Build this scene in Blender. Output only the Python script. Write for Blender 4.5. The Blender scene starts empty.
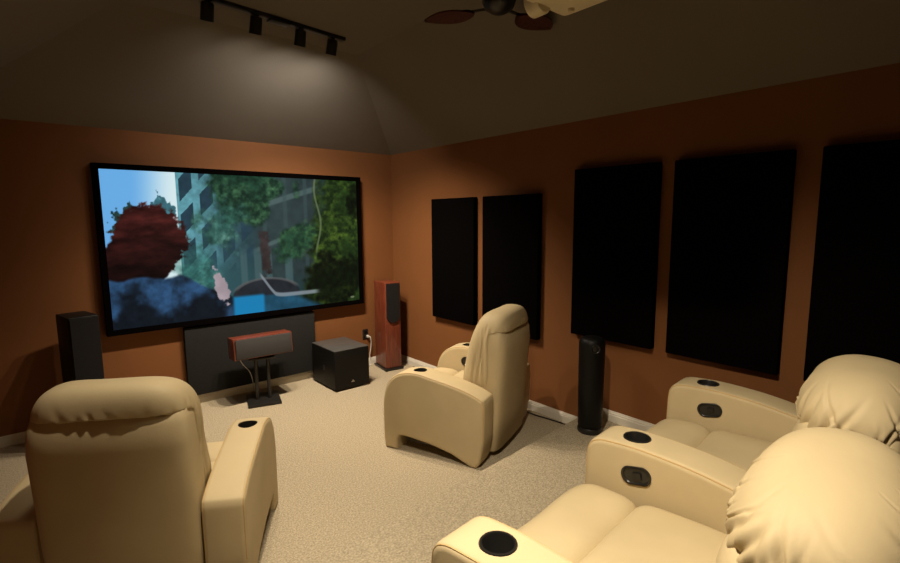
import bpy, bmesh, math, random
import numpy as np
from mathutils import Vector, Matrix, noise
random.seed(7)
S = bpy.context.scene
COL = S.collection
PI = math.pi
R = math.radians

# ------------------------------------------------------------------ camera
cam_d = bpy.data.cameras.new('camera')
cam = bpy.data.objects.new('camera', cam_d); COL.objects.link(cam)
cam_d.sensor_width = 36.0; cam_d.sensor_fit = 'HORIZONTAL'
cam_d.lens = 36.0 * 493.1 / 900.0
cam_d.clip_start = 0.02
_p, _y, _r = 0.12694, 0.70524, -0.00611
F_ = Vector((math.sin(_y) * math.cos(_p), math.cos(_y) * math.cos(_p), -math.sin(_p)))
R_ = Vector((math.cos(_y), -math.sin(_y), 0)); U_ = R_.cross(F_)
R2 = math.cos(_r) * R_ + math.sin(_r) * U_; U2 = -math.sin(_r) * R_ + math.cos(_r) * U_
M = Matrix((R2, U2, -F_)).transposed().to_4x4(); M.translation = Vector((-3.3938, -5.0624, 1.75))
cam.matrix_world = M
S.camera = cam

# ------------------------------------------------------------------ world, exposure
w = bpy.data.worlds.new('world'); S.world = w; w.use_nodes = True
w.node_tree.nodes['Background'].inputs[0].default_value = (0.9, 0.75, 0.6, 1)
w.node_tree.nodes['Background'].inputs[1].default_value = 0.0
S.view_settings.view_transform = 'Standard'
S.view_settings.look = 'None'
S.view_settings.gamma = 1.0
S.view_settings.use_curve_mapping = False
S.view_settings.exposure = 0.0

TRACK_POWER = 190.0
SPILL_POWER = 27.0
TRACK_COLOR = (1.0, 0.84, 0.64)
REAR_COLOR = (1.0, 0.86, 0.66)
SCREEN_GAIN = 1.0

# room dimensions (corner of screen wall and right wall is the origin)
LW, BW, WH, CH, HIP = -3.86, -6.9, 2.51, 3.186, 1.05
RISER = 0.15

# ------------------------------------------------------------------ helpers
def link(o, parent=None):
    COL.objects.link(o)
    if parent is not None: o.parent = parent
    return o

def tag(o, label=None, cat=None, group=None, kind=None):
    if label: o['label'] = label
    if cat: o['category'] = cat
    if group: o['group'] = group
    if kind: o['kind'] = kind
    return o

def empty(name, loc, rz=0.0, label=None, cat=None, group=None):
    o = bpy.data.objects.new(name, None); o.empty_display_size = 0.1
    o.location = loc; o.rotation_euler = (0, 0, rz)
    link(o); tag(o, label, cat, group); return o

def mesh_obj(name, bm, mat, parent=None, smooth=True, angle=40, fix=True):
    if fix: bmesh.ops.recalc_face_normals(bm, faces=bm.faces[:])
    me = bpy.data.meshes.new(name); bm.to_mesh(me); bm.free()
    if smooth:
        for p in me.polygons: p.use_smooth = True
        me.set_sharp_from_angle(angle=R(angle))
    me.materials.append(mat)
    return link(bpy.data.objects.new(name, me), parent)

def copy_tree(o, parent=None):
    c = o.copy(); COL.objects.link(c)
    if parent is not None: c.parent = parent
    for ch in list(o.children): copy_tree(ch, c)
    return c

def add_box(bm, lo, hi, bevel=0.0, seg=2, mat=None):
    r = bmesh.ops.create_cube(bm, size=1.0)
    vs = r['verts']
    c = [(a + b) / 2 for a, b in zip(lo, hi)]; s = [b - a for a, b in zip(lo, hi)]
    for v in vs: v.co = Vector((c[0] + v.co.x * s[0], c[1] + v.co.y * s[1], c[2] + v.co.z * s[2]))
    if bevel > 0:
        es = list({e for v in vs for e in v.link_edges})
        g = bmesh.ops.bevel(bm, geom=es, offset=bevel, segments=seg, affect='EDGES', profile=0.5)
        vs = list({v for f in g['faces'] for v in f.verts} | {v for v in vs if v.is_valid})
    if mat is not None:
        for v in vs: v.co = mat @ v.co
    return vs

def box(name, lo, hi, m, parent=None, bevel=0.0, seg=2, mat=None):
    bm = bmesh.new(); add_box(bm, lo, hi, bevel, seg, mat)
    return mesh_obj(name, bm, m, parent)

def add_lathe(bm, prof, n=32, mat=None, sx=1.0, sy=1.0):
    rings = []
    for r, z in prof:
        ring = []
        for i in range(n):
            a = 2 * PI * i / n
            co = Vector((r * math.cos(a) * sx, r * math.sin(a) * sy, z))
            if mat is not None: co = mat @ co
            ring.append(bm.verts.new(co))
        rings.append(ring)
    for a, b in zip(rings, rings[1:]):
        for i in range(n):
            j = (i + 1) % n
            bm.faces.new((a[i], a[j], b[j], b[i]))
    for ring in (rings[0], rings[-1]):
        try: bm.faces.new(ring)
        except ValueError: pass

def add_tube(bm, pts, r, n=8, closed=False):
    pts = [Vector(p) for p in pts]; rings = []
    N = len(pts); up = Vector((0, 0, 1))
    for i, p in enumerate(pts):
        if closed: t = pts[(i + 1) % N] - pts[i - 1]
        else: t = pts[min(i + 1, N - 1)] - pts[max(i - 1, 0)]
        t.normalize()
        ref = Vector((1, 0, 0)) if abs(t.x) < 0.8 else up
        a = t.cross(ref).normalized(); b = t.cross(a)
        rings.append([bm.verts.new(p + r * (math.cos(2 * PI * k / n) * a + math.sin(2 * PI * k / n) * b)) for k in range(n)])
    rng = range(N) if closed else range(N - 1)
    for i in rng:
        A, B = rings[i], rings[(i + 1) % N]
        for k in range(n):
            j = (k + 1) % n; bm.faces.new((A[k], A[j], B[j], B[k]))
    if not closed:
        bm.faces.new(rings[0]); bm.faces.new(rings[-1])

def catmull(P, per=5, closed=False):
    P = [Vector(p) for p in P]; out = []; n = len(P)
    for i in range(n if closed else n - 1):
        if closed: p0, p1, p2, p3 = P[i - 1], P[i], P[(i + 1) % n], P[(i + 2) % n]
        else: p0, p1, p2, p3 = P[max(i - 1, 0)], P[i], P[i + 1], P[min(i + 2, n - 1)]
        for k in range(per):
            t = k / per
            out.append(0.5 * ((2 * p1) + (-p0 + p2) * t + (2 * p0 - 5 * p1 + 4 * p2 - p3) * t * t + (-p0 + 3 * p1 - 3 * p2 + p3) * t ** 3))
    if not closed: out.append(P[-1])
    return out

def add_slab(bm, prof, x0, x1, r=0.025, seg=5, puff=0.0):
    """profile of (y,z) points extruded in x with rounded rims"""
    n = len(prof); P = [Vector(p) for p in prof]
    area = sum(P[i].x * P[(i + 1) % n].y - P[(i + 1) % n].x * P[i].y for i in range(n))
    sg = 1 if area > 0 else -1
    nrm = []
    for i in range(n):
        t = (P[(i + 1) % n] - P[i - 1]).normalized()
        nrm.append(Vector((-t.y, t.x)) * sg)        # inward
    def ring(x, ins): return [bm.verts.new((x, P[i].x + nrm[i].x * ins, P[i].y + nrm[i].y * ins)) for i in range(n)]
    rings = []
    st = [(r - r * math.sin(PI / 2 * k / seg), r - r * math.cos(PI / 2 * k / seg)) for k in range(seg, -1, -1)]
    # st: (dx from face, inset)
    for dx, ins in st: rings.append(ring(x0 + dx, ins))
    for dx, ins in reversed(st): rings.append(ring(x1 - dx, ins))
    for a, b in zip(rings, rings[1:]):
        for i in range(n):
            j = (i + 1) % n
            bm.faces.new((a[i], a[j], b[j], b[i]))
    bm.faces.new(rings[0]); bm.faces.new(rings[-1][::-1])

def cube_grid(bm, n, fn):
    """cube sphere grid: fn maps a point of the unit cube surface to a position"""
    cache = {}
    def V(i, j, k):
        key = (i, j, k)
        if key not in cache:
            cache[key] = bm.verts.new(fn(Vector((2 * i / n - 1, 2 * j / n - 1, 2 * k / n - 1))))
        return cache[key]
    for a in range(n):
        for b in range(n):
            for s in (0, n):
                q = [(s, a, b), (s, a + 1, b), (s, a + 1, b + 1), (s, a, b + 1)]
                if s == 0: q = q[::-1]
                bm.faces.new([V(*t) for t in q])
                q = [(a, s, b), (a, s, b + 1), (a + 1, s, b + 1), (a + 1, s, b)]
                if s == 0: q = q[::-1]
                bm.faces.new([V(*t) for t in q])
                q = [(a, b, s), (a + 1, b, s), (a + 1, b + 1, s), (a, b + 1, s)]
                if s == 0: q = q[::-1]
                bm.faces.new([V(*t) for t in q])

def cushion_fn(c, h, r, crown=(0, 0, 0)):
    c = Vector(c)
    def f(p):
        q = Vector((p.x * h[0], p.y * h[1], p.z * h[2]))
        core = Vector([max(-(h[i] - r), min(h[i] - r, q[i])) for i in range(3)])
        d = q - core
        if d.length > 1e-9: q = core + d.normalized() * r if max(abs(p.x), abs(p.y), abs(p.z)) > .999 else q
        u, v, w_ = q.x / h[0], q.y / h[1], q.z / h[2]
        q.z += crown[2] * (1 - u * u) * (1 - v * v) * (1 if w_ > 0 else -0.3)
        q.y += crown[1] * (1 - u * u) * (1 - w_ * w_) * (1 if v > 0 else -1)
        q.x += crown[0] * (1 - v * v) * (1 - w_ * w_) * (1 if u > 0 else -1)
        return q + c
    return f

def super_fn(c, h, e):
    c = Vector(c)
    def f(p):
        d = p.normalized()
        k = sum(abs(d[i] / h[i]) ** e[i] for i in range(3))
        # solve scale by newton on mixed exponents
        s = 1.0 / max(k, 1e-9) ** (1 / e[0])
        for _ in range(12):
            g = sum(abs(s * d[i] / h[i]) ** e[i] for i in range(3)) - 1
            dg = sum(e[i] * abs(s * d[i] / h[i]) ** e[i] for i in range(3)) / s
            s = max(s - g / dg, 1e-4)
        return c + d * s
    return f

def smooth(a, b, x):
    t = max(0.0, min(1.0, (x - a) / (b - a))); return t * t * (3 - 2 * t)

# ------------------------------------------------------------------ materials
def mat_new(name):
    m = bpy.data.materials.new(name); m.use_nodes = True
    nt = m.node_tree; return m, nt, nt.nodes['Principled BSDF']

def pmat(name, col, rough=0.6, spec=0.5, metal=0.0, nscale=0.0, var=0.0, bump=0.0, bscale=50.0, coat=0.0, detail=4.0, sheen=0.0, dist=0.01):
    m, nt, b = mat_new(name)
    b.inputs['Base Color'].default_value = (*col, 1)
    b.inputs['Roughness'].default_value = rough
    b.inputs['Specular IOR Level'].default_value = spec
    b.inputs['Metallic'].default_value = metal
    b.inputs['Coat Weight'].default_value = coat
    b.inputs['Sheen Weight'].default_value = sheen
    tc = nt.nodes.new('ShaderNodeTexCoord')
    if var > 0:
        n = nt.nodes.new('ShaderNodeTexNoise'); n.inputs['Scale'].default_value = nscale; n.inputs['Detail'].default_value = detail
        nt.links.new(tc.outputs['Object'], n.inputs['Vector'])
        cr = nt.nodes.new('ShaderNodeValToRGB')
        cr.color_ramp.elements[0].position = 0.3; cr.color_ramp.elements[1].position = 0.7
        cr.color_ramp.elements[0].color = (*[c * (1 - var) for c in col], 1)
        cr.color_ramp.elements[1].color = (*[min(1, c * (1 + var)) for c in col], 1)
        nt.links.new(n.outputs['Fac'], cr.inputs['Fac']); nt.links.new(cr.outputs['Color'], b.inputs['Base Color'])
    if bump > 0:
        n2 = nt.nodes.new('ShaderNodeTexNoise'); n2.inputs['Scale'].default_value = bscale; n2.inputs['Detail'].default_value = 5
        nt.links.new(tc.outputs['Object'], n2.inputs['Vector'])
        bp = nt.nodes.new('ShaderNodeBump'); bp.inputs['Strength'].default_value = bump; bp.inputs['Distance'].default_value = dist
        nt.links.new(n2.outputs['Fac'], bp.inputs['Height']); nt.links.new(bp.outputs['Normal'], b.inputs['Normal'])
    return m

WALL = pmat('terracotta_paint', (0.178, 0.067, 0.020), 0.75, 0.25, nscale=2.0, var=0.05, bump=0.15, bscale=90, dist=0.004)
CEIL = pmat('taupe_ceiling_paint', (0.15, 0.128, 0.100), 0.9, 0.1, nscale=1.5, var=0.04, bump=0.2, bscale=70, dist=0.004)
TRIM = pmat('white_trim_paint', (0.62, 0.57, 0.48), 0.5, 0.4, nscale=3, var=0.03)
CARPET = pmat('beige_carpet', (0.45, 0.378, 0.262), 0.97, 0.05, nscale=95, var=0.30, bump=1.0, bscale=170, detail=8, dist=0.012)
LEATHER = pmat('cream_leather', (0.52, 0.418, 0.245), 0.58, 0.2, nscale=4, var=0.05, bump=0.12, bscale=120, dist=0.003)
LEATHER_SEAM = pmat('cream_leather_piping', (0.50, 0.34, 0.15), 0.55, 0.3, nscale=8, var=0.05)
BLACKPL = pmat('black_plastic', (0.012, 0.011, 0.010), 0.3, 0.5, nscale=20, var=0.1)
BLACKMAT = pmat('black_vinyl', (0.004, 0.0036, 0.0032), 0.5, 0.2, nscale=30, var=0.1, bump=0.1, bscale=150, dist=0.002)
SCREENFRAME = pmat('black_velvet', (0.002, 0.0015, 0.0015), 1.0, 0.0, nscale=30, var=0.1)
ABSORB = pmat('black_acoustic_fabric', (0.0025, 0.002, 0.002), 1.0, 0.0, nscale=120, var=0.2, bump=0.2, bscale=200, dist=0.002)
ABSORB_G = pmat('charcoal_acoustic_fabric', (0.014, 0.0137, 0.0133), 0.92, 0.2, nscale=120, var=0.2, bump=0.3, bscale=200, dist=0.002)
GRILLE = pmat('speaker_grille_cloth', (0.042, 0.040, 0.039), 0.9, 0.2, nscale=200, var=0.3, bump=0.3, bscale=300, dist=0.001)
GRILLE_D = pmat('black_grille_cloth', (0.010, 0.009, 0.009), 0.9, 0.2, nscale=200, var=0.3, bump=0.3, bscale=300, dist=0.001)
METAL = pmat('dark_metal', (0.03, 0.028, 0.026), 0.35, 0.5, metal=0.6, nscale=15, var=0.1)
CHROME = pmat('worn_chrome', (0.5, 0.48, 0.45), 0.3, 0.5, metal=1.0, nscale=15, var=0.1)
IVORY = pmat('ivory_plastic', (0.60, 0.52, 0.36), 0.45, 0.4, nscale=12, var=0.04)
WHITEPL = pmat('white_cable', (0.6, 0.58, 0.52), 0.5, 0.4, nscale=12, var=0.04)

def wood(name, c0, c1, scale=6.0):
    m, nt, b = mat_new(name)
    tc = nt.nodes.new('ShaderNodeTexCoord'); mp = nt.nodes.new('ShaderNodeMapping')
    mp.inputs['Scale'].default_value = (scale * 3, scale * 3, scale * 0.3)
    n = nt.nodes.new('ShaderNodeTexNoise'); n.inputs['Scale'].default_value = 3.0; n.inputs['Detail'].default_value = 6; n.inputs['Distortion'].default_value = 0.8
    cr = nt.nodes.new('ShaderNodeValToRGB')
    cr.color_ramp.elements[0].position = 0.35; cr.color_ramp.elements[1].position = 0.68
    cr.color_ramp.elements[0].color = (*c0, 1); cr.color_ramp.elements[1].color = (*c1, 1)
    nt.links.new(tc.outputs['Object'], mp.inputs['Vector']); nt.links.new(mp.outputs['Vector'], n.inputs['Vector'])
    nt.links.new(n.outputs['Fac'], cr.inputs['Fac']); nt.links.new(cr.outputs['Color'], b.inputs['Base Color'])
    b.inputs['Roughness'].default_value = 0.35; b.inputs['Coat Weight'].default_value = 0.2
    return m
CHERRY = wood('cherry_veneer', (0.10, 0.020, 0.010), (0.19, 0.044, 0.019))
BLADE = wood('dark_walnut_blade', (0.035, 0.010, 0.007), (0.07, 0.018, 0.011))
for n_ in BLADE.node_tree.nodes:
    if n_.type == 'BSDF_PRINCIPLED': n_.inputs['Coat Weight'].default_value = 0; n_.inputs['Roughness'].default_value = 0.65; n_.inputs['Specular IOR Level'].default_value = 0.2

# ------------------------------------------------------------------ structure
def quad_slab(name, pts, m, thick):
    """a planar polygon given thickness away from the room"""
    bm = bmesh.new()
    vs = [bm.verts.new(p) for p in pts]; f = bm.faces.new(vs); f.normal_update()
    n = f.normal.copy()
    vs2 = [bm.verts.new(Vector(p) + n * thick) for p in pts]
    bm.faces.new(vs2[::-1])
    for i in range(len(pts)):
        j = (i + 1) % len(pts); bm.faces.new((vs[i], vs2[i], vs2[j], vs[j]))
    o = mesh_obj(name, bm, m, smooth=False); o['kind'] = 'structure'; return o

def sbox(name, lo, hi, m, bevel=0.0):
    o = box(name, lo, hi, m, bevel=bevel); o['kind'] = 'structure'; return o

T = 0.12
sbox('floor', (LW - T, BW - T, -T), (T, T, 0), CARPET)
sbox('wall_front', (LW - T, 0, 0), (T, T, WH), WALL)
sbox('wall_right', (0, BW, 0), (T, 0, WH), WALL)
sbox('wall_left', (LW - T, BW, 0), (LW, 0, WH), WALL)
sbox('wall_back', (LW - T, BW - T, 0), (T, BW, WH), WALL)
# hip-tray ceiling: four slopes and a flat centre
x0, x1, y0, y1 = LW, 0.0, BW, 0.0
a0, a1, b0, b1 = x0 + HIP, x1 - HIP, y0 + HIP, y1 - HIP
bm = bmesh.new()
def ceil_part(pts):
    vs = [bm.verts.new(p) for p in pts]; bm.faces.new(vs)
ceil_part([(x0, y1, WH), (x1, y1, WH), (a1, b1, CH), (a0, b1, CH)])
ceil_part([(x1, y1, WH), (x1, y0, WH), (a1, b0, CH), (a1, b1, CH)])
ceil_part([(x1, y0, WH), (x0, y0, WH), (a0, b0, CH), (a1, b0, CH)])
ceil_part([(x0, y0, WH), (x0, y1, WH), (a0, b1, CH), (a0, b0, CH)])
ceil_part([(a0, b0, CH), (a1, b0, CH), (a1, b1, CH), (a0, b1, CH)])
# back skin so the ceiling has thickness
ceil_part([(x0 - T, y1 + T, CH + T), (x1 + T, y1 + T, CH + T), (x1 + T, y0 - T, CH + T), (x0 - T, y0 - T, CH + T)])
E4 = [(x0, y1), (x1, y1), (x1, y0), (x0, y0)]; G4 = [(x0 - T, y1 + T), (x1 + T, y1 + T), (x1 + T, y0 - T), (x0 - T, y0 - T)]
for i in range(4):
    j = (i + 1) % 4
    ceil_part([(*E4[i], WH), (*E4[j], WH), (*G4[j], WH), (*G4[i], WH)])
    ceil_part([(*G4[i], WH), (*G4[j], WH), (*G4[j], CH + T), (*G4[i], CH + T)])
bmesh.ops.remove_doubles(bm, verts=bm.verts[:], dist=0.0005)
o = mesh_obj('ceiling', bm, CEIL, smooth=False); o['kind'] = 'structure'

# carpeted riser for the rear row
def riser_y(x): return -2.80 - 0.085 * (-x) / 1.0
bm = bmesh.new()
pts = [(0, riser_y(0)), (LW, riser_y(LW)), (LW, BW), (0, BW)]
lo = [bm.verts.new((x, y, 0.0)) for x, y in pts]; hi = [bm.verts.new((x, y, RISER)) for x, y in pts]
bm.faces.new(lo); bm.faces.new(hi[::-1])
for i in range(4):
    j = (i + 1) % 4; bm.faces.new((lo[i], hi[i], hi[j], lo[j]))
top_edge = [e for e in bm.edges if hi[0] in e.verts and hi[1] in e.verts]
bmesh.ops.bevel(bm, geom=top_edge, offset=0.02, segments=4, affect='EDGES', profile=0.5)
o = mesh_obj('riser_platform', bm, CARPET); o['kind'] = 'structure'

def baseboard(name, A, B, z, n, h=0.085):
    """moulded board from A to B along a wall whose inward normal is n"""
    prof = [(0.0, 0.0), (0.016, 0.0), (0.016, h * 0.62), (0.012, h * 0.70), (0.013, h * 0.78), (0.008, h * 0.90), (0.006, h), (0.0, h)]
    bm = bmesh.new(); ra, rb = [], []
    for d, zz in prof:
        ra.append(bm.verts.new((A[0] + n[0] * d, A[1] + n[1] * d, z + zz)))
        rb.append(bm.verts.new((B[0] + n[0] * d, B[1] + n[1] * d, z + zz)))
    k = len(prof)
    for i in range(k):
        j = (i + 1) % k; bm.faces.new((ra[i], ra[j], rb[j], rb[i]))
    bm.faces.new(ra); bm.faces.new(rb)
    o = mesh_obj(name, bm, TRIM, smooth=False); o['kind'] = 'structure'
baseboard('baseboard_front', (LW, 0), (0, 0), 0, (0, -1))
baseboard('baseboard_right', (0, -0.016), (0, riser_y(0)), 0, (-1, 0))
baseboard('baseboard_right_riser', (0, riser_y(0)), (0, BW), RISER, (-1, 0))
baseboard('baseboard_left', (LW, -0.016), (LW, riser_y(LW)), 0, (1, 0))

# ------------------------------------------------------------------ projection screen
def fbm(x, y, sc, seed, octv=4):
    """value noise on arrays"""
    rs = np.random.RandomState(seed); out = np.zeros_like(x); amp = 1.0; tot = 0
    for o_ in range(octv):
        g = rs.rand(97, 97); xx = x * sc; yy = y * sc
        xi = np.floor(xx).astype(int); yi = np.floor(yy).astype(int)
        fx = xx - xi; fy = yy - yi; fx = fx * fx * (3 - 2 * fx); fy = fy * fy * (3 - 2 * fy)
        a = g[xi % 97, yi % 97]; b = g[(xi + 1) % 97, yi % 97]; c = g[xi % 97, (yi + 1) % 97]; d = g[(xi + 1) % 97, (yi + 1) % 97]
        out += amp * ((a * (1 - fx) + b * fx) * (1 - fy) + (c * (1 - fx) + d * fx) * fy); tot += amp
        amp *= 0.5; sc *= 2
    return out / tot

def paint_screen(U, V):
    """U,V arrays 0..1 (V up) -> sRGB colours of a landscape: sky, towers, ivy, a russet tree and blue rocks"""
    def C(r, g, b): return np.array([r, g, b], float) / 255.0
    def mix(a, b, t): return a * (1 - t[..., None]) + b * t[..., None]
    def sm(a, b, x): t = np.clip((x - a) / (b - a), 0, 1); return t * t * (3 - 2 * t)
    U = U + 0.19 * U * (1 - U) ** 1.5
    A = 16 / 9.0; X = U * A; Y = V
    n1 = fbm(X + 5, Y + 5, 5, 1); n2 = fbm(X + 5, Y + 5, 14, 2); n3 = fbm(X + 5, Y + 5, 34, 3); n4 = fbm(X * 1.0 + 5, Y + 5, 9, 9)
    # misty street base
    img = mix(np.ones(U.shape + (3,)) * C(48, 82, 88), np.ones(U.shape + (3,)) * C(30, 48, 50), sm(0.35, 0.9, U))
    img = mix(img, np.ones(U.shape + (3,)) * C(60, 118, 122), sm(0.12, 0.0, np.abs(U - 0.33)) * sm(0.15, 0.35, V) * (1 - sm(.4, .7, V)) * 0.7)
    # tall tower blocks in perspective: columns and slanted floors
    slope = V + (U - 0.27) * 0.55
    tower = sm(0.262, 0.268, U) * (1 - sm(0.50, 0.62, U))
    fac = mix(np.ones(U.shape + (3,)) * C(92, 150, 162), np.ones(U.shape + (3,)) * C(40, 62, 68), sm(0.28, 0.56, U))
    colw = np.abs(((U - 0.262) / 0.074) % 1 - 0.5) * 2
    flo = ((V - (U) * 1.9 + 0.03 * n1) / 0.235) % 1
    win = (colw < 0.66) & (flo > 0.30) & (flo < 0.92)
    fac = np.where(win[..., None], C(36, 58, 70) * (0.8 + 0.5 * n2[..., None]), fac * (0.82 + 0.36 * n3[..., None]))
    fade = tower * sm(0.28, 0.55, V + n1 * 0.2 - 0.1)
    img = mix(img, fac, fade)
    # dark gallery facade behind
    g2 = sm(0.52, 0.58, U) * (1 - sm(0.8, 0.86, U))
    fac2 = np.ones(U.shape + (3,)) * C(50, 62, 64) * (0.7 + 0.5 * n2[..., None])
    led = np.abs(V - (0.50 + (U - 0.6) * 0.75))
    led2 = np.abs(V - (0.80 + (U - 0.6) * 0.6))
    fac2 = mix(fac2, np.ones(U.shape + (3,)) * C(84, 102, 100), np.maximum(sm(0.025, 0.008, led), sm(0.03, 0.012, led2)))
    pil = sm(0.012, 0.004, np.abs(((U - 0.55) % 0.085) - 0.04))
    fac2 = mix(fac2, np.ones(U.shape + (3,)) * C(66, 84, 84), pil * 0.6)
    img = mix(img, fac2, g2 * sm(0.12, 0.3, V) * 0.8)
    # doors and pale columns in the mist
    for u_, w_ in ((0.555, 0.018), (0.60, 0.014), (0.68, 0.02), (0.50, 0.016)):
        img = mix(img, np.ones(U.shape + (3,)) * C(70, 96, 98), sm(w_, w_ * .6, np.abs(U - u_)) * (1 - sm(0.42, 0.5, V)) * 0.7)
    # sky
    sky = mix(np.ones(U.shape + (3,)) * C(104, 170, 226), np.ones(U.shape + (3,)) * C(212, 232, 236), sm(0.10, 0.27, U + (1 - V) * 0.05))
    img = np.where((U < 0.264)[..., None], sky, img)
    # far trees against the sky
    for (cu, cv, r) in ((0.065, 0.70, 0.055), (0.085, 0.76, 0.04), (0.05, 0.62, 0.06), (0.20, 0.80, 0.05), (0.235, 0.74, 0.06)):
        d = np.hypot((U - cu) * A, V - cv) + (n3 - 0.5) * 0.11
        img = mix(img, np.ones(U.shape + (3,)) * (C(38, 62, 60) if cu < .1 else C(62, 110, 122)) * (0.7 + 0.6 * n3[..., None]), sm(r, r * 0.75, d))
    # hanging foliage
    def foliage(mask, base, hi, k=1.0):
        nonlocal img
        leaf = base * (0.55 + 0.9 * n3[..., None]) + (hi - base) * (np.clip(n4 * 1.6 - 0.55, 0, 1) * np.clip(n3 * 2 - 0.7, 0, 1))[..., None]
        img = mix(img, np.clip(leaf, 0, 1), np.clip(mask, 0, 1) * k)
    nn = (n2 - 0.5) * 0.5 + (n1 - 0.5) * 0.5
    m1 = sm(0.30, 0.18, np.hypot((U - 0.53) * 1.7, (V - 0.86) * 0.95) + nn * 0.55)
    foliage(m1, C(28, 56, 42), C(92, 132, 84))
    m1b = sm(0.16, 0.08, np.hypot((U - 0.42) * 1.3, (V - 0.62) * 0.7) + nn * 0.35)
    foliage(m1b, C(44, 84, 74), C(120, 160, 140), 0.8)
    m2 = sm(0.13, 0.06, np.hypot((U - 0.71) * 1.0, (V - 0.52) * 0.85 - (U - .71) * .35) + nn * 0.25)
    foliage(m2, C(32, 62, 44), C(88, 130, 72), 0.95)
    m2b = sm(0.10, 0.04, np.abs(U - 0.31 - 0.04 * n1) + nn * 0.15) * (1 - sm(0.35, 0.6, V)) * sm(.1, .25, V)
    foliage(m2b, C(44, 92, 84), C(120, 170, 150), 0.7)
    m3 = sm(0.775, 0.835, U + (n2 - 0.5) * 0.10 + (0.55 - V) * 0.10 + 0.02)
    foliage(m3, C(30, 48, 20), C(104, 124, 40))
    img = mix(img, img * 0.4, m3 * sm(0.56, 0.68, n1 + 0.1 * n2))
    # pale vine stem
    img = mix(img, np.ones(U.shape + (3,)) * C(108, 122, 88), sm(0.006, 0.002, np.abs(U - 0.812 - 0.012 * np.sin(V * 12))) * sm(0.35, 0.5, V) * 0.7)
    # stump post standing on a bank in the street
    d = np.maximum(np.abs(U - 0.588 - 0.03 * (0.45 - V)) / 0.020, np.abs(V - 0.44) / 0.17) + (n3 - 0.5) * 1.0
    img = mix(img, np.ones(U.shape + (3,)) * C(52, 44, 44) * (0.6 + 0.8 * n2[..., None]), sm(1.1, 0.6, d))
    # rounded bank, dark then blue water below
    d = np.hypot((U - 0.585) / 0.14, (V - 0.13) / 0.125)
    img = mix(img, np.ones(U.shape + (3,)) * C(38, 42, 48) * (0.7 + 0.5 * n2[..., None]), sm(1.0, 0.93, d) * sm(0.06, 0.09, V))
    img = mix(img, np.ones(U.shape + (3,)) * C(92, 92, 92), sm(0.10, 0.03, np.abs(d - 0.97)) * sm(0.16, 0.2, V) * 0.7)
    wat = sm(0.135, 0.115, V) * sm(0.40, 0.43, U) * (1 - sm(0.78, 0.84, U + V))
    img = mix(img, np.ones(U.shape + (3,)) * C(30, 70, 92) * (0.7 + 0.6 * n2[..., None]), wat)
    wb = sm(0.15, 0.12, V) * sm(0.44, 0.455, U) * (1 - sm(0.565, 0.58, U))
    img = mix(img, np.ones(U.shape + (3,)) * C(28, 124, 176), wb)
    # fallen pale branch
    br = np.abs(V - (0.115 + 0.10 * np.exp(-((U - 0.55) / 0.05) ** 2) * (U > .55) + np.where(U < 0.62, (0.62 - U) * 1.2, 0) * (U > .55)))
    img = mix(img, np.ones(U.shape + (3,)) * C(128, 138, 146), sm(0.022, 0.008, br) * sm(0.555, 0.57, U) * (1 - sm(0.78, 0.82, U)) * 0.9)
    # russet rounded tree crown, foreground left
    d = np.hypot((U - 0.155) / 0.145, (V - 0.56) / 0.235) + (n3 - 0.5) * 0.35 + (n2 - 0.5) * 0.25
    crown = sm(1.0, 0.90, d)
    d2 = np.hypot((U - 0.11) / 0.13, (V - 0.42) / 0.19) + (n2 - 0.5) * 0.2
    crown = np.maximum(crown, sm(1.0, 0.92, d2))
    strand = fbm(X * 0.35 + Y * 0.6 + 5, (Y - X * 0.25) * 1.0 + 5, 26, 12)
    cc = C(52, 22, 20) * (0.35 + 1.1 * strand[..., None]) * (0.5 + 0.8 * sm(0.30, 0.75, V)[..., None])
    img = mix(img, cc, crown)
    # blue boulders
    edge = 0.315 - 0.02 * np.sin(U * 40) * 0.4 - np.where(U > 0.26, (U - 0.26) * 0.95, 0)
    rock = sm(0.012, -0.012, V - edge + (n2 - 0.5) * 0.02) * (1 - sm(0.44, 0.46, U))
    rc = mix(np.ones(U.shape + (3,)) * C(18, 24, 32), np.ones(U.shape + (3,)) * C(44, 76, 112), sm(0.44, 0.64, n1 * 0.55 + n4 * 0.3 + V * 0.5))
    img = mix(img, rc * (0.75 + 0.45 * n3[..., None]), rock)
    # pale weathered stone
    d = np.hypot(((U - 0.408) - (0.22 - V) * 0.14) / 0.026, (V - 0.22) / 0.13) + (n3 - 0.5) * 0.9
    img = mix(img, np.ones(U.shape + (3,)) * C(176, 160, 168) * (0.7 + 0.5 * n1[..., None]), sm(1.0, 0.8, d))
    d = np.hypot((U - 0.962) / 0.012, (V - 0.035) / 0.010)
    img = mix(img, np.ones(U.shape + (3,)) * C(130, 140, 110), sm(1.0, 0.7, d) * 0.7)
    return np.clip(img, 0, 1)

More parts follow.
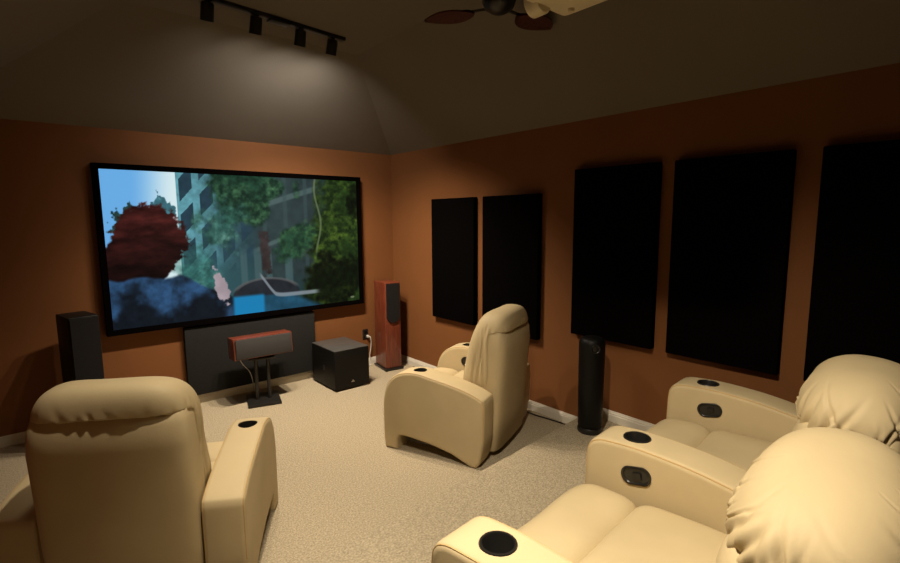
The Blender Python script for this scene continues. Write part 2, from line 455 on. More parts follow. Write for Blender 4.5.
SX0, SX1, SZ0, SZ1, SD = -2.957, -0.478, 0.775, 2.219, 0.085
scr = empty('projection_screen', ((SX0 + SX1) / 2, 0, SZ0), 0,
            'wide black-framed projection screen on the front wall glowing with a leafy street scene', 'screen')
def frame_prof():
    bm = bmesh.new(); fw = 0.046
    W2 = (SX1 - SX0) / 2; Hh = SZ1 - SZ0
    O = [(-W2, 0), (W2, 0), (W2, Hh), (-W2, Hh)]; I = [(-W2 + fw, fw), (W2 - fw, fw), (W2 - fw, Hh - fw), (-W2 + fw, Hh - fw)]
    def ring(P, y): return [bm.verts.new((x, y, z)) for x, z in P]
    of, inf, ob, ib = ring(O, -SD), ring(I, -SD + 0.006), ring(O, -0.004), ring(I, -0.03)
    for i in range(4):
        j = (i + 1) % 4
        bm.faces.new((of[i], of[j], inf[j], inf[i])); bm.faces.new((of[i], ob[i], ob[j], of[j]))
        bm.faces.new((inf[i], inf[j], ib[j], ib[i])); bm.faces.new((ob[i], ib[i], ib[j], ob[j]))
    return bm
mesh_obj('frame', frame_prof(), SCREENFRAME, scr, smooth=False)
# the lit picture surface, a fine grid carrying its picture as a colour attribute
def picture():
    nx, ny = 440, 248
    xs = np.linspace(-(SX1 - SX0) / 2 + 0.042, (SX1 - SX0) / 2 - 0.042, nx + 1); zs = np.linspace(0.042, SZ1 - SZ0 - 0.042, ny + 1)
    Xg, Zg = np.meshgrid(xs, zs); verts = np.stack([Xg, np.full_like(Xg, -SD + 0.022), Zg], -1).reshape(-1, 3)
    idx = np.arange((nx + 1) * (ny + 1)).reshape(ny + 1, nx + 1)
    faces = np.stack([idx[:-1, :-1], idx[:-1, 1:], idx[1:, 1:], idx[1:, :-1]], -1).reshape(-1, 4)
    me = bpy.data.meshes.new('picture'); me.from_pydata(verts.tolist(), [], faces.tolist()); me.update()
    U, V = np.meshgrid(np.linspace(0, 1, nx + 1), np.linspace(0, 1, ny + 1))
    c = paint_screen(U, V)
    lin = np.where(c <= 0.04045, c / 12.92, ((c + 0.055) / 1.055) ** 2.4)
    ca = me.color_attributes.new('picture', 'FLOAT_COLOR', 'POINT')
    buf = np.ones(((nx + 1) * (ny + 1), 4), np.float32); buf[:, :3] = lin.reshape(-1, 3)
    ca.data.foreach_set('color', buf.ravel())
    m, nt, b = mat_new('projected_picture')
    at = nt.nodes.new('ShaderNodeAttribute'); at.attribute_name = 'picture'
    b.inputs['Base Color'].default_value = (0.002, 0.002, 0.002, 1); b.inputs['Roughness'].default_value = 1.0; b.inputs['Specular IOR Level'].default_value = 0.0
    nt.links.new(at.outputs['Color'], b.inputs['Emission Color']); b.inputs['Emission Strength'].default_value = SCREEN_GAIN
    me.materials.append(m)
    return link(bpy.data.objects.new('picture_surface', me), scr)
picture()

# ------------------------------------------------------------------ acoustic panels
def absorber(name, lo, hi, m, label, group, axis):
    """upholstered panel with slightly soft edges; axis = wall normal direction (0 = x, 1 = y)"""
    o = box(name, lo, hi, m, bevel=0.008, seg=3)
    # origin at centre
    c = Vector([(a + b) / 2 for a, b in zip(lo, hi)])
    for v in o.data.vertices: v.co -= c
    o.location = c
    return tag(o, label, 'acoustic panel', group)
PD = 0.055
pan = [(-1.506, -0.838, 0.678, 1.958, 'narrow black acoustic panel on the right wall, nearest the front corner'),
       (-2.317, -1.627, 0.678, 1.958, 'black acoustic panel on the right wall partly behind the tilted recliner back'),
       (-3.364, -2.672, 0.805, 2.128, 'higher hung black acoustic panel above the black round tower'),
       (-4.152, -3.471, 0.805, 2.128, 'black acoustic panel on the right wall above the cup-holder arm of the far rear recliner'),
       (-4.975, -4.285, 0.805, 2.128, 'black acoustic panel at the right edge behind the far recliner headrest')]
for ya, yb, za, zb, lab in pan:
    absorber('acoustic_panel', (-PD - 0.004, ya, za), (-0.004, yb, zb), ABSORB, lab, 'black acoustic panels on the right wall', 0)
absorber('acoustic_panel', (-2.371, -0.062, 0.095), (-1.085, -0.004, 0.755), ABSORB_G,
         'charcoal fabric acoustic panel low on the front wall under the screen', None, 1)

# ------------------------------------------------------------------ tower speakers
def tower_speaker(loc, rz, label, gw=0.082, zb_=0.47, wood_m=None):
    t = empty('tower_speaker', loc, rz, label, 'speaker', 'tower speakers beside the screen')
    W2, D, H = 0.098, 0.30, 1.03     # front face at y=-D/2
    box('plinth', (-W2 - 0.018, -D / 2 - 0.02, 0), (W2 + 0.018, D / 2 + 0.01, 0.028), BLACKPL, t, bevel=0.006)
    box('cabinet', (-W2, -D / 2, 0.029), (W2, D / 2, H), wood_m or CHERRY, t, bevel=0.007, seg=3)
    # grille: full at the top, rounded at its bottom
    bm = bmesh.new(); zt, zb = H - 0.012, H - zb_
    pts = [(gw, zt), (-gw, zt)] + [(-gw * math.cos(a), zb + gw - gw * math.sin(a)) for a in np.linspace(0, PI, 21)]
    f0 = [bm.verts.new((x, -D / 2 - 0.001, z)) for x, z in pts]; f1 = [bm.verts.new((x * .97, -D / 2 - 0.018, zt + (z - zt) * .993)) for x, z in pts]
    bm.faces.new(f1); bm.faces.new(f0[::-1])
    for i in range(len(pts)):
        j = (i + 1) % len(pts); bm.faces.new((f0[i], f0[j], f1[j], f1[i]))
    mesh_obj('grille', bm, GRILLE_D, t, smooth=False)
    bm = bmesh.new()
    add_lathe(bm, [(0.0, -0.003), (0.012, -0.003), (0.013, 0.0), (0.0, 0.001)], 16, Matrix.Translation((0, -D / 2 - 0.001, 0.16)) @ Matrix.Rotation(R(90), 4, 'X'))
    return t
tower_speaker((-0.255, -0.235, 0), R(-8), 'reddish cherry tower speaker in the front right corner beside the outlet')
tower_speaker((-3.16, -0.32, 0), R(12), 'tower speaker standing left of the screen behind the near recliner, coloured black to look unlit', gw=0.094, zb_=0.70, wood_m=BLACKMAT)  # shade put into the colour: black cabinet and enlarged black grille

# black round tower on the riser
t = empty('tower_speaker', (-0.285, -3.03, RISER), R(-40), 'slim black rounded tower speaker standing on the riser by the right wall', 'speaker')
bm = bmesh.new()
prof = [(0.0, 0.0), (0.088, 0.0), (0.092, 0.008), (0.092, 0.03), (0.086, 0.04), (0.0, 0.041)]
add_lathe(bm, prof, 40); mesh_obj('base', bm, BLACKPL, t)
bm = bmesh.new()
prof = [(0.0, 0.042), (0.080, 0.042), (0.0875, 0.06), (0.092, 0.3), (0.095, 0.6), (0.095, 0.675), (0.090, 0.70), (0.078, 0.718), (0.06, 0.726), (0.0, 0.729)]
add_lathe(bm, prof, 48); mesh_obj('column', bm, BLACKMAT, t)
bm = bmesh.new()
Mx = Matrix.Translation((0, -0.086, 0.655)) @ Matrix.Rotation(R(90), 4, 'X')
add_lathe(bm, [(0.0, 0.0), (0.030, 0.0), (0.034, 0.006), (0.032, 0.013), (0.026, 0.012), (0.022, 0.008), (0.010, 0.012), (0.0, 0.014)], 28, Mx)
mesh_obj('tweeter', bm, METAL, t)

# ------------------------------------------------------------------ subwoofer
t = empty('subwoofer', (-0.955, -0.37, 0), 0, 'black cube subwoofer on the carpet under the screen corner', 'subwoofer')
SWx, SWy = 0.200, 0.262
box('cabinet', (-SWx, -SWy, 0.018), (SWx, SWy, 0.420), BLACKMAT, t, bevel=0.010, seg=3)
box('top_panel', (-SWx + 0.001, -SWy + 0.001, 0.4205), (SWx - 0.001, SWy - 0.001, 0.427), pmat('satin_charcoal_top', (0.06, 0.058, 0.055), 0.4, 0.6, nscale=20, var=.1), t, bevel=0.003)  # top panel in a lighter charcoal than the cabinet
for sx in (-1, 1):
    for sy in (-1, 1):
        bm = bmesh.new(); add_lathe(bm, [(0.0, 0), (0.018, 0), (0.022, 0.018), (0.0, 0.018)], 16, Matrix.Translation((sx * 0.14, sy * 0.2, 0)))
        mesh_obj('foot', bm, BLACKPL, t)
bm = bmesh.new()    # level knob on the left side face
Mx = Matrix.Translation((-SWx - 0.0005, -0.03, 0.215)) @ Matrix.Rotation(R(-90), 4, 'Y')
add_lathe(bm, [(0.0, 0.0), (0.026, 0.0), (0.028, 0.006), (0.022, 0.010), (0.012, 0.006), (0.0, 0.006)], 40, Mx)
mesh_obj('level_knob', bm, BLACKPL, t)
bm = bmesh.new()
add_box(bm, (-0.018, -SWy - 0.004, 0.075), (0.018, -SWy - 0.0005, 0.083), 0.001)
add_box(bm, (-0.006, -SWy - 0.004, 0.084), (0.006, -SWy - 0.0005, 0.096), 0.001)
mesh_obj('badge', bm, CHROME, t)
o = t.children[-1]; o['label'] = 'small silver badge'

# ------------------------------------------------------------------ centre speaker and stand
CS = (-1.775, -0.33, 0)
st = empty('speaker_stand', CS, R(-15), 'black two-post speaker stand with flat rectangular base on the carpet', 'speaker stand')
box('base_plate', (-0.15, -0.20, 0), (0.15, 0.16, 0.024), METAL, st, bevel=0.006)
for yy, xx in ((-0.03, -0.055), (-0.03, 0.055)):
    bm = bmesh.new(); add_lathe(bm, [(0.0, 0.022), (0.017, 0.022), (0.017, 0.425), (0.0, 0.425)], 16, Matrix.Translation((xx, yy, 0)))
    mesh_obj('post', bm, METAL, st)
box('top_plate', (-0.12, -0.10, 0.425), (0.12, 0.07, 0.445), METAL, st, bevel=0.004)
cs = empty('center_speaker', (-1.775, -0.33, 0.453), R(-1), 'long cherry centre speaker with grey grille lying on the two-post stand', 'speaker'); cs.rotation_euler.x = R(-4)
box('cabinet', (-0.275, -0.11, 0.0), (0.275, 0.08, 0.200), CHERRY, cs, bevel=0.005)
box('grille', (-0.262, -0.130, 0.008), (0.262, -0.111, 0.192), GRILLE, cs, bevel=0.006)
bm = bmesh.new(); add_tube(bm, catmull([(-1.93, -0.165, 0.435), (-1.925, -0.15, 0.40), (-1.89, -0.15, 0.33), (-1.83, -0.15, 0.24), (-1.80, -0.13, 0.10), (-1.80, -0.10, 0.012), (-1.83, -0.05, 0.012)], 6), 0.004)
tag(mesh_obj('speaker_cable', bm, CHROME), 'thin silver speaker cable hanging behind the centre speaker stand', 'cable')

# ------------------------------------------------------------------ outlet
ol = empty('wall_outlet', (-0.425, -0.001, 0.385), 0, 'black wall outlet on the front wall between subwoofer and corner tower', 'outlet')
box('cover_plate', (-0.036, -0.007, -0.06), (0.036, 0, 0.06), BLACKPL, ol, bevel=0.002)
for z in (-0.026, 0.026): box('socket', (-0.017, -0.0105, z - 0.016), (0.017, -0.0075, z + 0.016), BLACKMAT, ol, bevel=0.003)
bm = bmesh.new(); add_box(bm, (-0.418, -0.038, 0.345), (-0.392, -0.012, 0.372), 0.004)
add_tube(bm, catmull([(-0.404, -0.03, 0.358), (-0.385, -0.05, 0.35), (-0.372, -0.045, 0.26), (-0.385, -0.03, 0.12), (-0.38, -0.04, 0.02), (-0.40, -0.06, 0.008), (-0.46, -0.05, 0.008)], 6), 0.005)
tag(mesh_obj('power_cord', bm, WHITEPL), 'white power cord plugged into the outlet and hanging to the carpet', 'cord')
# a dark cable lying along the right baseboard on the lower floor
bm = bmesh.new(); add_tube(bm, catmull([(-0.05, -0.45, 0.007), (-0.035, -1.1, 0.007), (-0.05, -1.7, 0.007), (-0.06, -2.1, 0.007), (-0.10, -2.3, 0.012), (-0.06, -2.55, 0.007), (-0.05, -2.8, 0.007)], 6), 0.006)
tag(mesh_obj('floor_cable', bm, BLACKPL), 'dark thin cable lying on the carpet along the right wall baseboard', 'cable')

# ------------------------------------------------------------------ recliners
def noisev(x, y, z): return noise.noise(Vector((x, y, z)))

def arm_top(L, Df, sq):
    if sq: front = [(Df, 0.06), (Df + .004, 0.30), (Df, 0.52), (Df - 0.016, 0.585), (Df - 0.06, 0.615), (Df - 0.13, 0.624), (Df - 0.26, 0.627)]
    else: front = [(Df, 0.06), (Df + .004, 0.30), (Df - 0.012, 0.44), (Df - 0.055, 0.535), (Df - 0.13, 0.597), (Df - 0.22, 0.622), (Df - 0.30, 0.627)]
    k = (0.02 - L) / 0.40
    return front + [(0.02, 0.612), (0.02 - 0.17 * k, 0.580), (0.02 - 0.29 * k, 0.548), (L + 0.03, 0.512), (L + 0.004, 0.485), (L, 0.42), (L + 0.004, 0.2)]

def arm_mesh(x0, x1, L, D_f, sq):
    """arm with curved front top, sloped rear and an arch cut out of its underside"""
    top = catmull(arm_top(L, D_f, sq), 5)
    top = [(v.x, v.y) for v in [Vector((p[0], p[1])) for p in top]]
    bot = [(L + 0.03, 0.05), (L + 0.06, 0.0), (L + 0.11, 0.0), (-0.16, 0.062), (0.02, 0.100), (D_f - 0.19, 0.118), (D_f - 0.135, 0.115), (D_f - 0.118, 0.085), (D_f - 0.115, 0.0), (D_f - 0.01, 0.0)]
    prof = top + bot
    bm = bmesh.new(); add_slab(bm, [Vector(p) for p in prof], x0, x1, r=0.026, seg=5)
    bmesh.ops.recalc_face_normals(bm, faces=bm.faces[:])
    return bm

def make_arm(parent, x0, x1, L, Df, cy, sq, name='arm', switch_side=None):
    cx = (x0 + x1) / 2; zt = 0.6255 if sq else 0.617
    bm = arm_mesh(x0, x1, L, Df, sq)
    me = bpy.data.meshes.new(name); bm.to_mesh(me); bm.free(); a = bpy.data.objects.new('tmp', me); COL.objects.link(a)
    cut = bmesh.new(); add_lathe(cut, [(0.0, zt - 0.07), (0.051, zt - 0.07), (0.051, zt + 0.08), (0.0, zt + 0.08)], 36, Matrix.Translation((cx, cy, 0)))
    bmesh.ops.remove_doubles(cut, verts=cut.verts[:], dist=1e-5); bmesh.ops.recalc_face_normals(cut, faces=cut.faces[:])
    if switch_side:
        xs = x0 if switch_side < 0 else x1
        r2 = bmesh.new()
    cm = bpy.data.meshes.new('cut'); cut.to_mesh(cm); cut.free(); c = bpy.data.objects.new('cut', cm); COL.objects.link(c)
    md = a.modifiers.new('b', 'BOOLEAN'); md.operation = 'DIFFERENCE'; md.object = c; md.solver = 'EXACT'
    bpy.context.view_layer.update()
    ev = a.evaluated_get(bpy.context.evaluated_depsgraph_get()); me2 = bpy.data.meshes.new_from_object(ev)
    bpy.data.objects.remove(a); bpy.data.objects.remove(c)
    for p in me2.polygons: p.use_smooth = True
    me2.set_sharp_from_angle(angle=R(35))
    me2.materials.clear(); me2.materials.append(LEATHER)
    o = link(bpy.data.objects.new(name, me2), parent)
    # cup holder: rim and well
    bm = bmesh.new()
    add_lathe(bm, [(0.0005, zt - 0.0655), (0.043, zt - 0.065), (0.047, zt - 0.058), (0.0485, zt + 0.002), (0.0505, zt + 0.0055), (0.057, zt + 0.0055), (0.060, zt + 0.001), (0.0595, zt - 0.006), (0.0503, zt - 0.006), (0.0503, zt - 0.0695), (0.0005, zt - 0.0695)], 40, Matrix.Translation((cx, cy, 0)))
    bmesh.ops.remove_doubles(bm, verts=bm.verts[:], dist=1e-5)
    mesh_obj('cup_holder', bm, BLACKPL, o)
    # piping seams along both rims
    tp = catmull(arm_top(L, Df, sq), 5)
    bm = bmesh.new()
    for xx, s in ((x0 + 0.0085, 1), (x1 - 0.0085, -1)):
        pts = []
        for i, p in enumerate(tp):
            q = tp[min(i + 1, len(tp) - 1)] - tp[max(i - 1, 0)]; q.normalize()
            n = Vector((q.y, -q.x)); n = n if n.dot(Vector((p.x, p.y)) - Vector((0, 0.25))) > 0 else -n
            pts.append((xx, p.x - n.x * 0.0080, p.y - n.y * 0.0080))
        add_tube(bm, pts, 0.0036, 6)
    mesh_obj('piping', bm, LEATHER_SEAM, o)
    if switch_side:
        xs = x0 if switch_side < 0 else x1
        bm = bmesh.new()
        def oval(rx, rz, xo):
            ring = []
            for i in range(40):
                th = 2 * PI * i / 40; c_, s_ = math.cos(th), math.sin(th)
                yy = (rx - rz) * (1 if c_ > 0 else -1) + rz * c_ if abs(c_) > 1e-6 else 0
                ring.append(bm.verts.new((xs + switch_side * xo, yy, rz * s_)))
            return ring
        rs = [oval(0.060, 0.036, 0.0), oval(0.060, 0.036, 0.005), oval(0.055, 0.031, 0.008), oval(0.050, 0.027, 0.006), oval(0.048, 0.025, 0.001)]
        for A_, B_ in zip(rs, rs[1:]):
            for i in range(40): bm.faces.new((A_[i], A_[(i + 1) % 40], B_[(i + 1) % 40], B_[i]))
        bm.faces.new(rs[-1]); bm.faces.new(rs[0][::-1])
        rot = Matrix.Translation((0, cy - 0.045, 0.505)) @ Matrix.Diagonal((1, 1.1, 1.12, 1)) @ Matrix.Rotation(R(-12), 4, 'X')
        for v in bm.verts: v.co = rot @ v.co
        h = mesh_obj('recline_handle', bm, BLACKPL, o, angle=50)
        bm = bmesh.new(); lo_x, hi_x = sorted((xs + switch_side * 0.0015, xs + switch_side * 0.009))
        add_box(bm, (lo_x, -0.022, -0.014), (hi_x, 0.012, 0.014), 0.003, 2, rot)
        mesh_obj('latch', bm, METAL, h)
    return o

def make_back(parent, xa, xb, seed, hz=0.0, hy=0.0, rear=False):
    cx = (xa + xb) / 2; hw = (xb - xa) / 2
    # rear shell: loft of rounded sections, leaning back
    bm = bmesh.new(); n = 40; rings = []
    def lean(z): return -0.035 * z
    stations = [(0.045, .96, 0.10), (0.06, 0.985, 0.105), (0.3, 1.0, 0.11), (0.55, 1.0, 0.115), (0.80, 1.0, 0.12), (0.90, 0.975, 0.115), (0.955, 0.93, 0.10), (0.975, 0.86, 0.08)]
    for z, sw, d in stations:
        ring = []
        for i in range(n):
            a = 2 * PI * i / n; c_, s_ = math.cos(a), math.sin(a)
            px = hw * sw * 0.985 * (abs(c_) ** 0.25) * (1 if c_ > 0 else -1)
            py = d * (abs(s_) ** 0.35) * (1 if s_ > 0 else -1)
            yc = -0.34 + hy * z + lean(z) + (0.12 - d)
            bulge = -0.012 * (1 - (px / hw) ** 2) if s_ < 0 else 0
            ring.append(bm.verts.new((cx + px, yc + py * (0.75 if s_ > 0 else 1) + bulge, z * (1 + hz))))
        rings.append(ring)
    for A_, B_ in zip(rings, rings[1:]):
        for i in range(n): bm.faces.new((A_[i], A_[(i + 1) % n], B_[(i + 1) % n], B_[i]))
    bm.faces.new(rings[0][::-1]); bm.faces.new(rings[-1])
    sh = mesh_obj('backrest', bm, LEATHER, parent, angle=50)
    # creases gathered at the seams: short curved grooves running up from the lower edge
    yh, zh = -0.325 + hy, 0.93 + hz
    rnd = random.Random(int(seed * 100))
    def creases(n_, t0, t1, dep):
        out = []
        for k in range(n_):
            a_ = -PI + 2 * PI * (k + rnd.uniform(-.42, .42)) / n_
            p0 = math.atan2(math.sin(a_), math.cos(a_) * 1.35)
            out.append((p0, rnd.uniform(-1.3, 1.3), rnd.uniform(-1.6, 1.6), rnd.uniform(t0 * .6, t0), rnd.uniform(t0 + .5 * (t1 - t0), t1), rnd.uniform(.5, 1) * dep, rnd.uniform(.005, .013)))
        return out
    def creased(f, c, hb, zlo, zhi, cr, flip=False, puff=0.010, swell=0.0):
        def g(p):
            q = f(p); n_ = q - c; n_ = Vector((n_.x / hb[0] ** 2, n_.y / hb[1] ** 2, n_.z / hb[2] ** 2)).normalized()
            t_ = (q.z - zlo) / (zhi - zlo)
            if flip: t_ = 1 - t_
            d_ = 0.0
            if t_ < 0.95:
                ph = math.atan2((q.x - cx) / hb[0], (q.y - c.y) / hb[1])
                lsc = math.hypot(hb[0] * math.cos(ph), hb[1] * math.sin(ph))
                for (p0, k1, k2, ta, tb, dep, wd) in cr:
                    if t_ > tb + .05: continue
                    u_ = t_ - ta; dp = (ph - p0 - k1 * u_ - k2 * u_ * u_ + PI) % (2 * PI) - PI
                    dd = dp * lsc
                    if abs(dd) > 0.05: continue
                    tp_ = smooth(tb, ta + .25 * (tb - ta), t_)
                    d_ += -dep * tp_ * math.exp(-(dd / wd) ** 2) + 0.28 * dep * tp_ * math.exp(-((abs(dd) - 2.2 * wd) / (1.1 * wd)) ** 2)
                d_ += swell * noisev(ph * 2.2, t_ * 2.5, seed) * smooth(.9, .3, t_)
            d_ += puff * noisev(q.x * 4.5 + seed, q.y * 4.5, q.z * 4.5)
            return q + n_ * d_
        return g
    if not rear:      # one tall pillow-back cushion that folds over the top of the shell
        c1 = Vector((cx, -0.305, 0.71)); h1 = (hw * 1.0, 0.155, 0.365)
        f0 = super_fn(c1, h1, (5.0, 2.8, 3.6))
        def f1(p):
            q = f0(p); q.y -= 0.21 * (q.z - 0.72)
            if q.z < 0.94 and q.y < -0.36: q.y += (-0.36 - q.y) * 0.92 * smooth(0.945, 0.915, q.z)
            return q
        cr = creases(16, .30, .95, .005)
        for k in range(20):
            p0 = PI + (k - 9.5) * 0.17 + rnd.uniform(-.09, .09)
            cr.append(((p0 + PI) % (2 * PI) - PI, rnd.uniform(-1, 1), 0, .76, rnd.uniform(.80, .94), rnd.uniform(.001, .007), rnd.uniform(.006, .012)))
        bm = bmesh.new(); cube_grid(bm, 88, creased(f1, c1, h1, 0.34, 1.10, cr, swell=0.012))
        mesh_obj('back_cushion', bm, LEATHER, parent, angle=180)
        return
    zl = 0.62 + hz * .5
    cl = Vector((cx, -0.285 + hy * 0.7, zl)); hl = (hw * 0.99, 0.135, 0.27)
    bm = bmesh.new(); cube_grid(bm, 56, creased(super_fn(cl, hl, (6.0, 3.0, 3.8)), cl, hl, zl - .27, zl + .27, creases(26, .08, .5, .014)))
    mesh_obj('back_cushion', bm, LEATHER, parent, angle=180)
    ch_ = Vector((cx, yh, zh)); hh = (hw * 1.0, 0.205, 0.185)
    f2 = super_fn(ch_, hh, (2.7, 2.3, 2.1))
    bm = bmesh.new(); cube_grid(bm, 120, creased(f2, ch_, hh, zh - .185, zh + .185, creases(58, .36, 1.02, .015), swell=0.024))
    mesh_obj('headrest', bm, LEATHER, parent, angle=180)

def make_seat(parent, xa, xb, Df, seed):
    cx = (xa + xb) / 2; hw = (xb - xa) / 2
    ysm = Df - 0.28
    # main cushion
    f = super_fn((cx, (ysm - 0.30) / 2, 0.325), (hw * 0.99, (ysm + 0.30) / 2 + 0.022, 0.118), (10, 8.0, 3.4))
    def g(p):
        q = f(p); q.z += 0.014 * noisev(q.x * 4, q.y * 4, seed) * (1 if q.z > .33 else 0); return q
    bm = bmesh.new(); cube_grid(bm, 36, g); mesh_obj('seat_cushion', bm, LEATHER, parent, angle=180)
    # front roll, which is also the closed footrest
    f2 = super_fn((cx, (ysm + Df) / 2 - 0.006, 0.255), (hw * 0.985, (Df - ysm) / 2 + 0.024, 0.190), (9, 3.6, 3.8))
    def g2(p):
        q = f2(p); q.z += 0.010 * noisev(q.x * 5, q.y * 5, seed + 4); return q
    bm = bmesh.new(); cube_grid(bm, 36, g2); mesh_obj('footrest_cushion', bm, LEATHER, parent, angle=180)
    # base between the arms
    box('base', (xa + 0.004, -0.30, 0.03), (xb - 0.004, Df - 0.06, 0.20), BLACKMAT, parent, bevel=0.012)

def recliner(loc, rz, label, wi, aw, left=True, right=True, seed=1.0, L=-0.42, Df=0.42, cy=0.14, sq=False, hz=0.0, hy=0.0, group='cream leather theater recliners'):
    t = empty('theater_recliner', loc, rz, label, 'recliner', group)
    if left: make_arm(t, -wi / 2 - aw, -wi / 2, L, Df, cy, sq)
    if right: make_arm(t, wi / 2, wi / 2 + aw, L, Df, cy, sq, switch_side=-1)
    make_seat(t, -wi / 2, wi / 2, Df, seed); make_back(t, -wi / 2, wi / 2, seed, hz, hy, sq)
    return t

# front row, each turned towards the screen
recliner((-2.985, -2.25, 0), R(-30), 'large cream leather recliner seen from behind, nearest the camera at lower left', 0.64, 0.19, seed=3.3)
recliner((-0.805, -2.16, 0), R(22), 'cream leather recliner on the lower carpet in front of the right wall panels', 0.64, 0.19, seed=1.4)
# rear row on the riser: two seats sharing the middle arm
recliner((-1.8725, -4.341, RISER), R(5.7), 'near rear-row cream recliner with two cup-holder arms, large headrest at lower right', 0.785, 0.21, seed=5.1, cy=0.285, Df=0.48, sq=True, hz=-0.125, hy=-0.125)
recliner((-0.8825, -4.242, RISER), R(5.7), 'far rear-row cream recliner beside the right wall, its headrest at the right edge', 0.785, 0.21, left=False, seed=7.7, cy=0.285, Df=0.48, sq=True, hz=-0.105, hy=-0.115)

# ------------------------------------------------------------------ track lights
TY, TX0, TX1 = -1.358, -2.95, -1.33
TROT = R(6.0)
def track_pt(x): return (x, TY + (x - TX1) * math.tan(TROT), CH)
tr = empty('track_light_rail', track_pt((TX0 + TX1) / 2), TROT, 'long black ceiling track carrying the four spotlight heads', 'track light')
h2 = (TX1 - TX0) / 2
box('rail', (-h2, -0.021, -0.026), (h2, 0.021, -0.0005), METAL, tr, bevel=0.003)
box('feed_box', (0.175, -0.036, -0.040), (0.325, 0.036, -0.0265), METAL, tr, bevel=0.004)
heads = []
spots = [(-2.38, 'leftmost spotlight head on the ceiling track'), (-2.055, 'second spotlight head from the left on the ceiling track'),
         (-1.715, 'third spotlight head from the left on the ceiling track'), (-1.442, 'rightmost spotlight head near the end of the ceiling track')]
proto = empty('track_spotlight', (0, 0, 0), 0)
bm = bmesh.new(); add_lathe(bm, [(0, -0.0265), (0.018, -0.0265), (0.018, -0.036), (0.008, -0.037), (0.008, -0.05), (0, -0.05)], 16); mesh_obj('stem', bm, METAL, proto)
HT = Matrix.Translation((0, 0, -0.032)) @ Matrix.Rotation(R(20), 4, 'X') @ Matrix.Diagonal((1.05, 1.05, 0.88, 1)) @ Matrix.Translation((0, 0, 0.052))
bm = bmesh.new(); add_lathe(bm, [(0.0, -0.056), (0.032, -0.057), (0.038, -0.066), (0.040, -0.185), (0.037, -0.186), (0.034, -0.120), (0.0, -0.118)], 28, HT); mesh_obj('housing', bm, METAL, proto)
mb, nt, b = mat_new('warm_bulb'); b.inputs['Emission Color'].default_value = (1, .8, .55, 1); b.inputs['Emission Strength'].default_value = 2.5
bm = bmesh.new(); add_lathe(bm, [(0.0, -0.121), (0.025, -0.122), (0.020, -0.130), (0.0, -0.134)], 24, HT); mesh_obj('bulb', bm, mb, proto)
PW = [0.12, 0.5, 1.25, 0.9]
for i, (x, lab) in enumerate(spots):
    o = proto if i == 0 else copy_tree(proto)
    o.location = track_pt(x); tag(o, lab, 'spotlight', 'spotlight heads on the ceiling track')
    ld = bpy.data.lights.new('track_lamp', 'SPOT'); ld.energy = TRACK_POWER * PW[i]; ld.color = TRACK_COLOR
    ld.spot_size = R(116); ld.spot_blend = 1.0; ld.shadow_soft_size = 0.028
    lo_ = bpy.data.objects.new('track_lamp', ld); link(lo_, o); lo_.location = (0, 0.06, -0.165); lo_.rotation_euler = (R(9), R(-9), 0)
    ls = bpy.data.lights.new('track_lamp_spill', 'SPOT'); ls.energy = SPILL_POWER * [0.25, 0.6, 1.0, 0.9][i]; ls.color = (1.0, 0.93, 0.86)
    ls.spot_size = R(124); ls.spot_blend = 1.0; ls.shadow_soft_size = 0.028
    l2 = bpy.data.objects.new('track_lamp_spill', ls); link(l2, o); l2.location = (0, 0.06, -0.165); l2.rotation_euler = (R(46), R(-20), 0)

# recessed downlights over the rear row (above the picture frame)
def downlight(x, y, power, label, size=R(120), rot=(0, 0, 0)):
    t = empty('ceiling_downlight', (x, y, CH), 0, label, 'downlight')
    bm = bmesh.new(); add_lathe(bm, [(0.055, 0.0), (0.085, 0.0), (0.085, -0.006), (0.060, -0.010), (0.055, -0.004)], 36); mesh_obj('trim_ring', bm, TRIM, t)
    bm = bmesh.new(); add_lathe(bm, [(0.0, -0.002), (0.054, -0.002), (0.054, -0.004), (0.0, -0.005)], 32); mesh_obj('lens', bm, mb, t)
    ld = bpy.data.lights.new('downlight_lamp', 'SPOT'); ld.energy = power; ld.color = REAR_COLOR; ld.spot_size = size; ld.spot_blend = 1.0; ld.shadow_soft_size = 0.05
    lo_ = bpy.data.objects.new('downlight_lamp', ld); link(lo_, t); lo_.location = (0, 0, -0.012); lo_.rotation_euler = rot
downlight(-2.70, -4.10, 640, 'recessed ceiling downlight over the rear recliner row', R(94), (R(-3), R(-20), 0))
downlight(-2.70, -3.0, 210, 'recessed ceiling downlight above the riser edge', R(60), (R(4), R(11), 0))

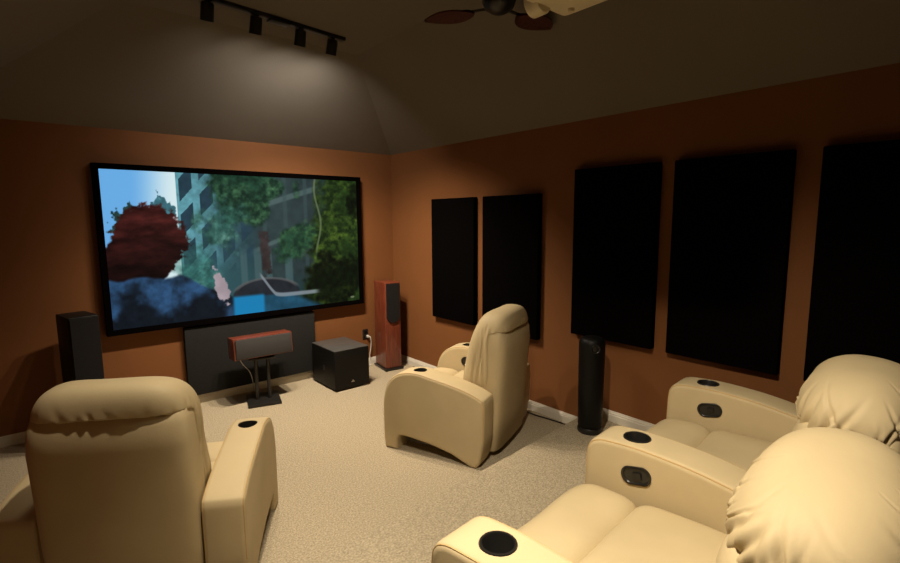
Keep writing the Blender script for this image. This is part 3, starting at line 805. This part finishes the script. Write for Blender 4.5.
# ------------------------------------------------------------------ ceiling fan
FX, FY = -1.20, -2.94
fan = empty('ceiling_fan', (FX, FY, CH), 0, 'dark ceiling fan with leaf-shaped wooden blades at the top of the picture', 'ceiling fan')
bm = bmesh.new(); add_lathe(bm, [(0, -0.0005), (0.07, -0.0005), (0.065, -0.03), (0.03, -0.05), (0.014, -0.055), (0.014, -0.10), (0.06, -0.11), (0.094, -0.14), (0.098, -0.19), (0.085, -0.225), (0.05, -0.25), (0.022, -0.258), (0.0, -0.26)], 40)
mesh_obj('motor_housing', bm, METAL, fan)
for ang in (119, -1, 239):
    a = R(ang); Mz = Matrix.Rotation(a, 4, 'Z')
    bm = bmesh.new()
    add_box(bm, (0.085, -0.013, -0.226), (0.19, 0.013, -0.218), 0.003, 2, Mz)
    add_lathe(bm, [(0, -0.004), (0.035, -0.004), (0.035, 0.003), (0, 0.003)], 20, Mz @ Matrix.Translation((0.20, 0, -0.222)))
    br_ = mesh_obj('blade_bracket', bm, METAL, fan)
    bm = bmesh.new(); n = 22; L0, L1 = 0.15, 0.47; topv, botv = [], []
    tilt = Matrix.Rotation(R(-2), 4, 'X')
    rows = []
    for i in range(n + 1):
        s = i / n; x = L0 + (L1 - L0) * s
        wdt = 0.098 * (math.sin(PI * min(1, s ** 0.9)) ** 0.85) + 0.004
        row = []
        for v in np.linspace(-1, 1, 7):
            row.append((x, v * wdt, 0.010 * (1 - v * v)))
        rows.append(row)
    def V3(p, dz): return bm.verts.new(Mz @ Matrix.Translation((0, 0, -0.235)) @ tilt @ Vector((p[0], p[1], p[2] + dz)))
    T_ = [[V3(p, 0.004) for p in r] for r in rows]; B_ = [[V3(p, -0.004) for p in r] for r in rows]
    for i in range(n):
        for j in range(6):
            bm.faces.new((T_[i][j], T_[i + 1][j], T_[i + 1][j + 1], T_[i][j + 1])); bm.faces.new((B_[i][j], B_[i][j + 1], B_[i + 1][j + 1], B_[i + 1][j]))
        bm.faces.new((T_[i][0], B_[i][0], B_[i + 1][0], T_[i + 1][0])); bm.faces.new((T_[i][6], T_[i + 1][6], B_[i + 1][6], B_[i][6]))
    bm.faces.new([*T_[0], *B_[0][::-1]]); bm.faces.new([*T_[-1][::-1], *B_[-1]])
    mesh_obj('blade', bm, BLADE, fan)

# ------------------------------------------------------------------ projector
PXc, PY1 = -1.80, -3.70
pj = empty('projector', (PXc + 0.03, PY1 - 0.18, 2.59), 0, 'ivory ceiling-hung projector partly covering the fan at the top edge', 'projector')
bm = bmesh.new(); cube_grid(bm, 20, cushion_fn((0, 0, 0.075), (0.20, 0.20, 0.075), 0.035)); mesh_obj('body', bm, IVORY, pj)
bm = bmesh.new(); add_lathe(bm, [(0.0, 0.0), (0.048, 0.0), (0.055, 0.01), (0.055, 0.06), (0.047, 0.065), (0.040, 0.05), (0.0, 0.045)], 32, Matrix.Translation((0.02, 0.16, 0.025)) @ Matrix.Rotation(R(-90), 4, 'X'))
mesh_obj('lens_barrel', bm, IVORY, pj)
for sx, sy in ((0.13, 0.11), (-0.13, 0.11), (0, -0.15)):
    bm = bmesh.new(); add_lathe(bm, [(0, -0.012), (0.012, -0.012), (0.014, -0.002), (0.014, 0.004), (0, 0.004)], 20, Matrix.Translation((sx, sy, 0))); mesh_obj('foot', bm, IVORY, pj)
bm = bmesh.new()
for k in range(8): add_box(bm, (-0.12, -0.09 + k * 0.014, -0.0025), (-0.03, -0.084 + k * 0.014, 0.001), 0.0008, 1)
mesh_obj('vent', bm, BLACKMAT, pj)
bm = bmesh.new(); add_lathe(bm, [(0, 0.148), (0.05, 0.148), (0.05, 0.16), (0.018, 0.165), (0.018, 0.57), (0.05, 0.575), (0.06, CH - 2.59 - 0.0005), (0, CH - 2.59 - 0.0005)], 24); mesh_obj('ceiling_mount', bm, IVORY, pj)
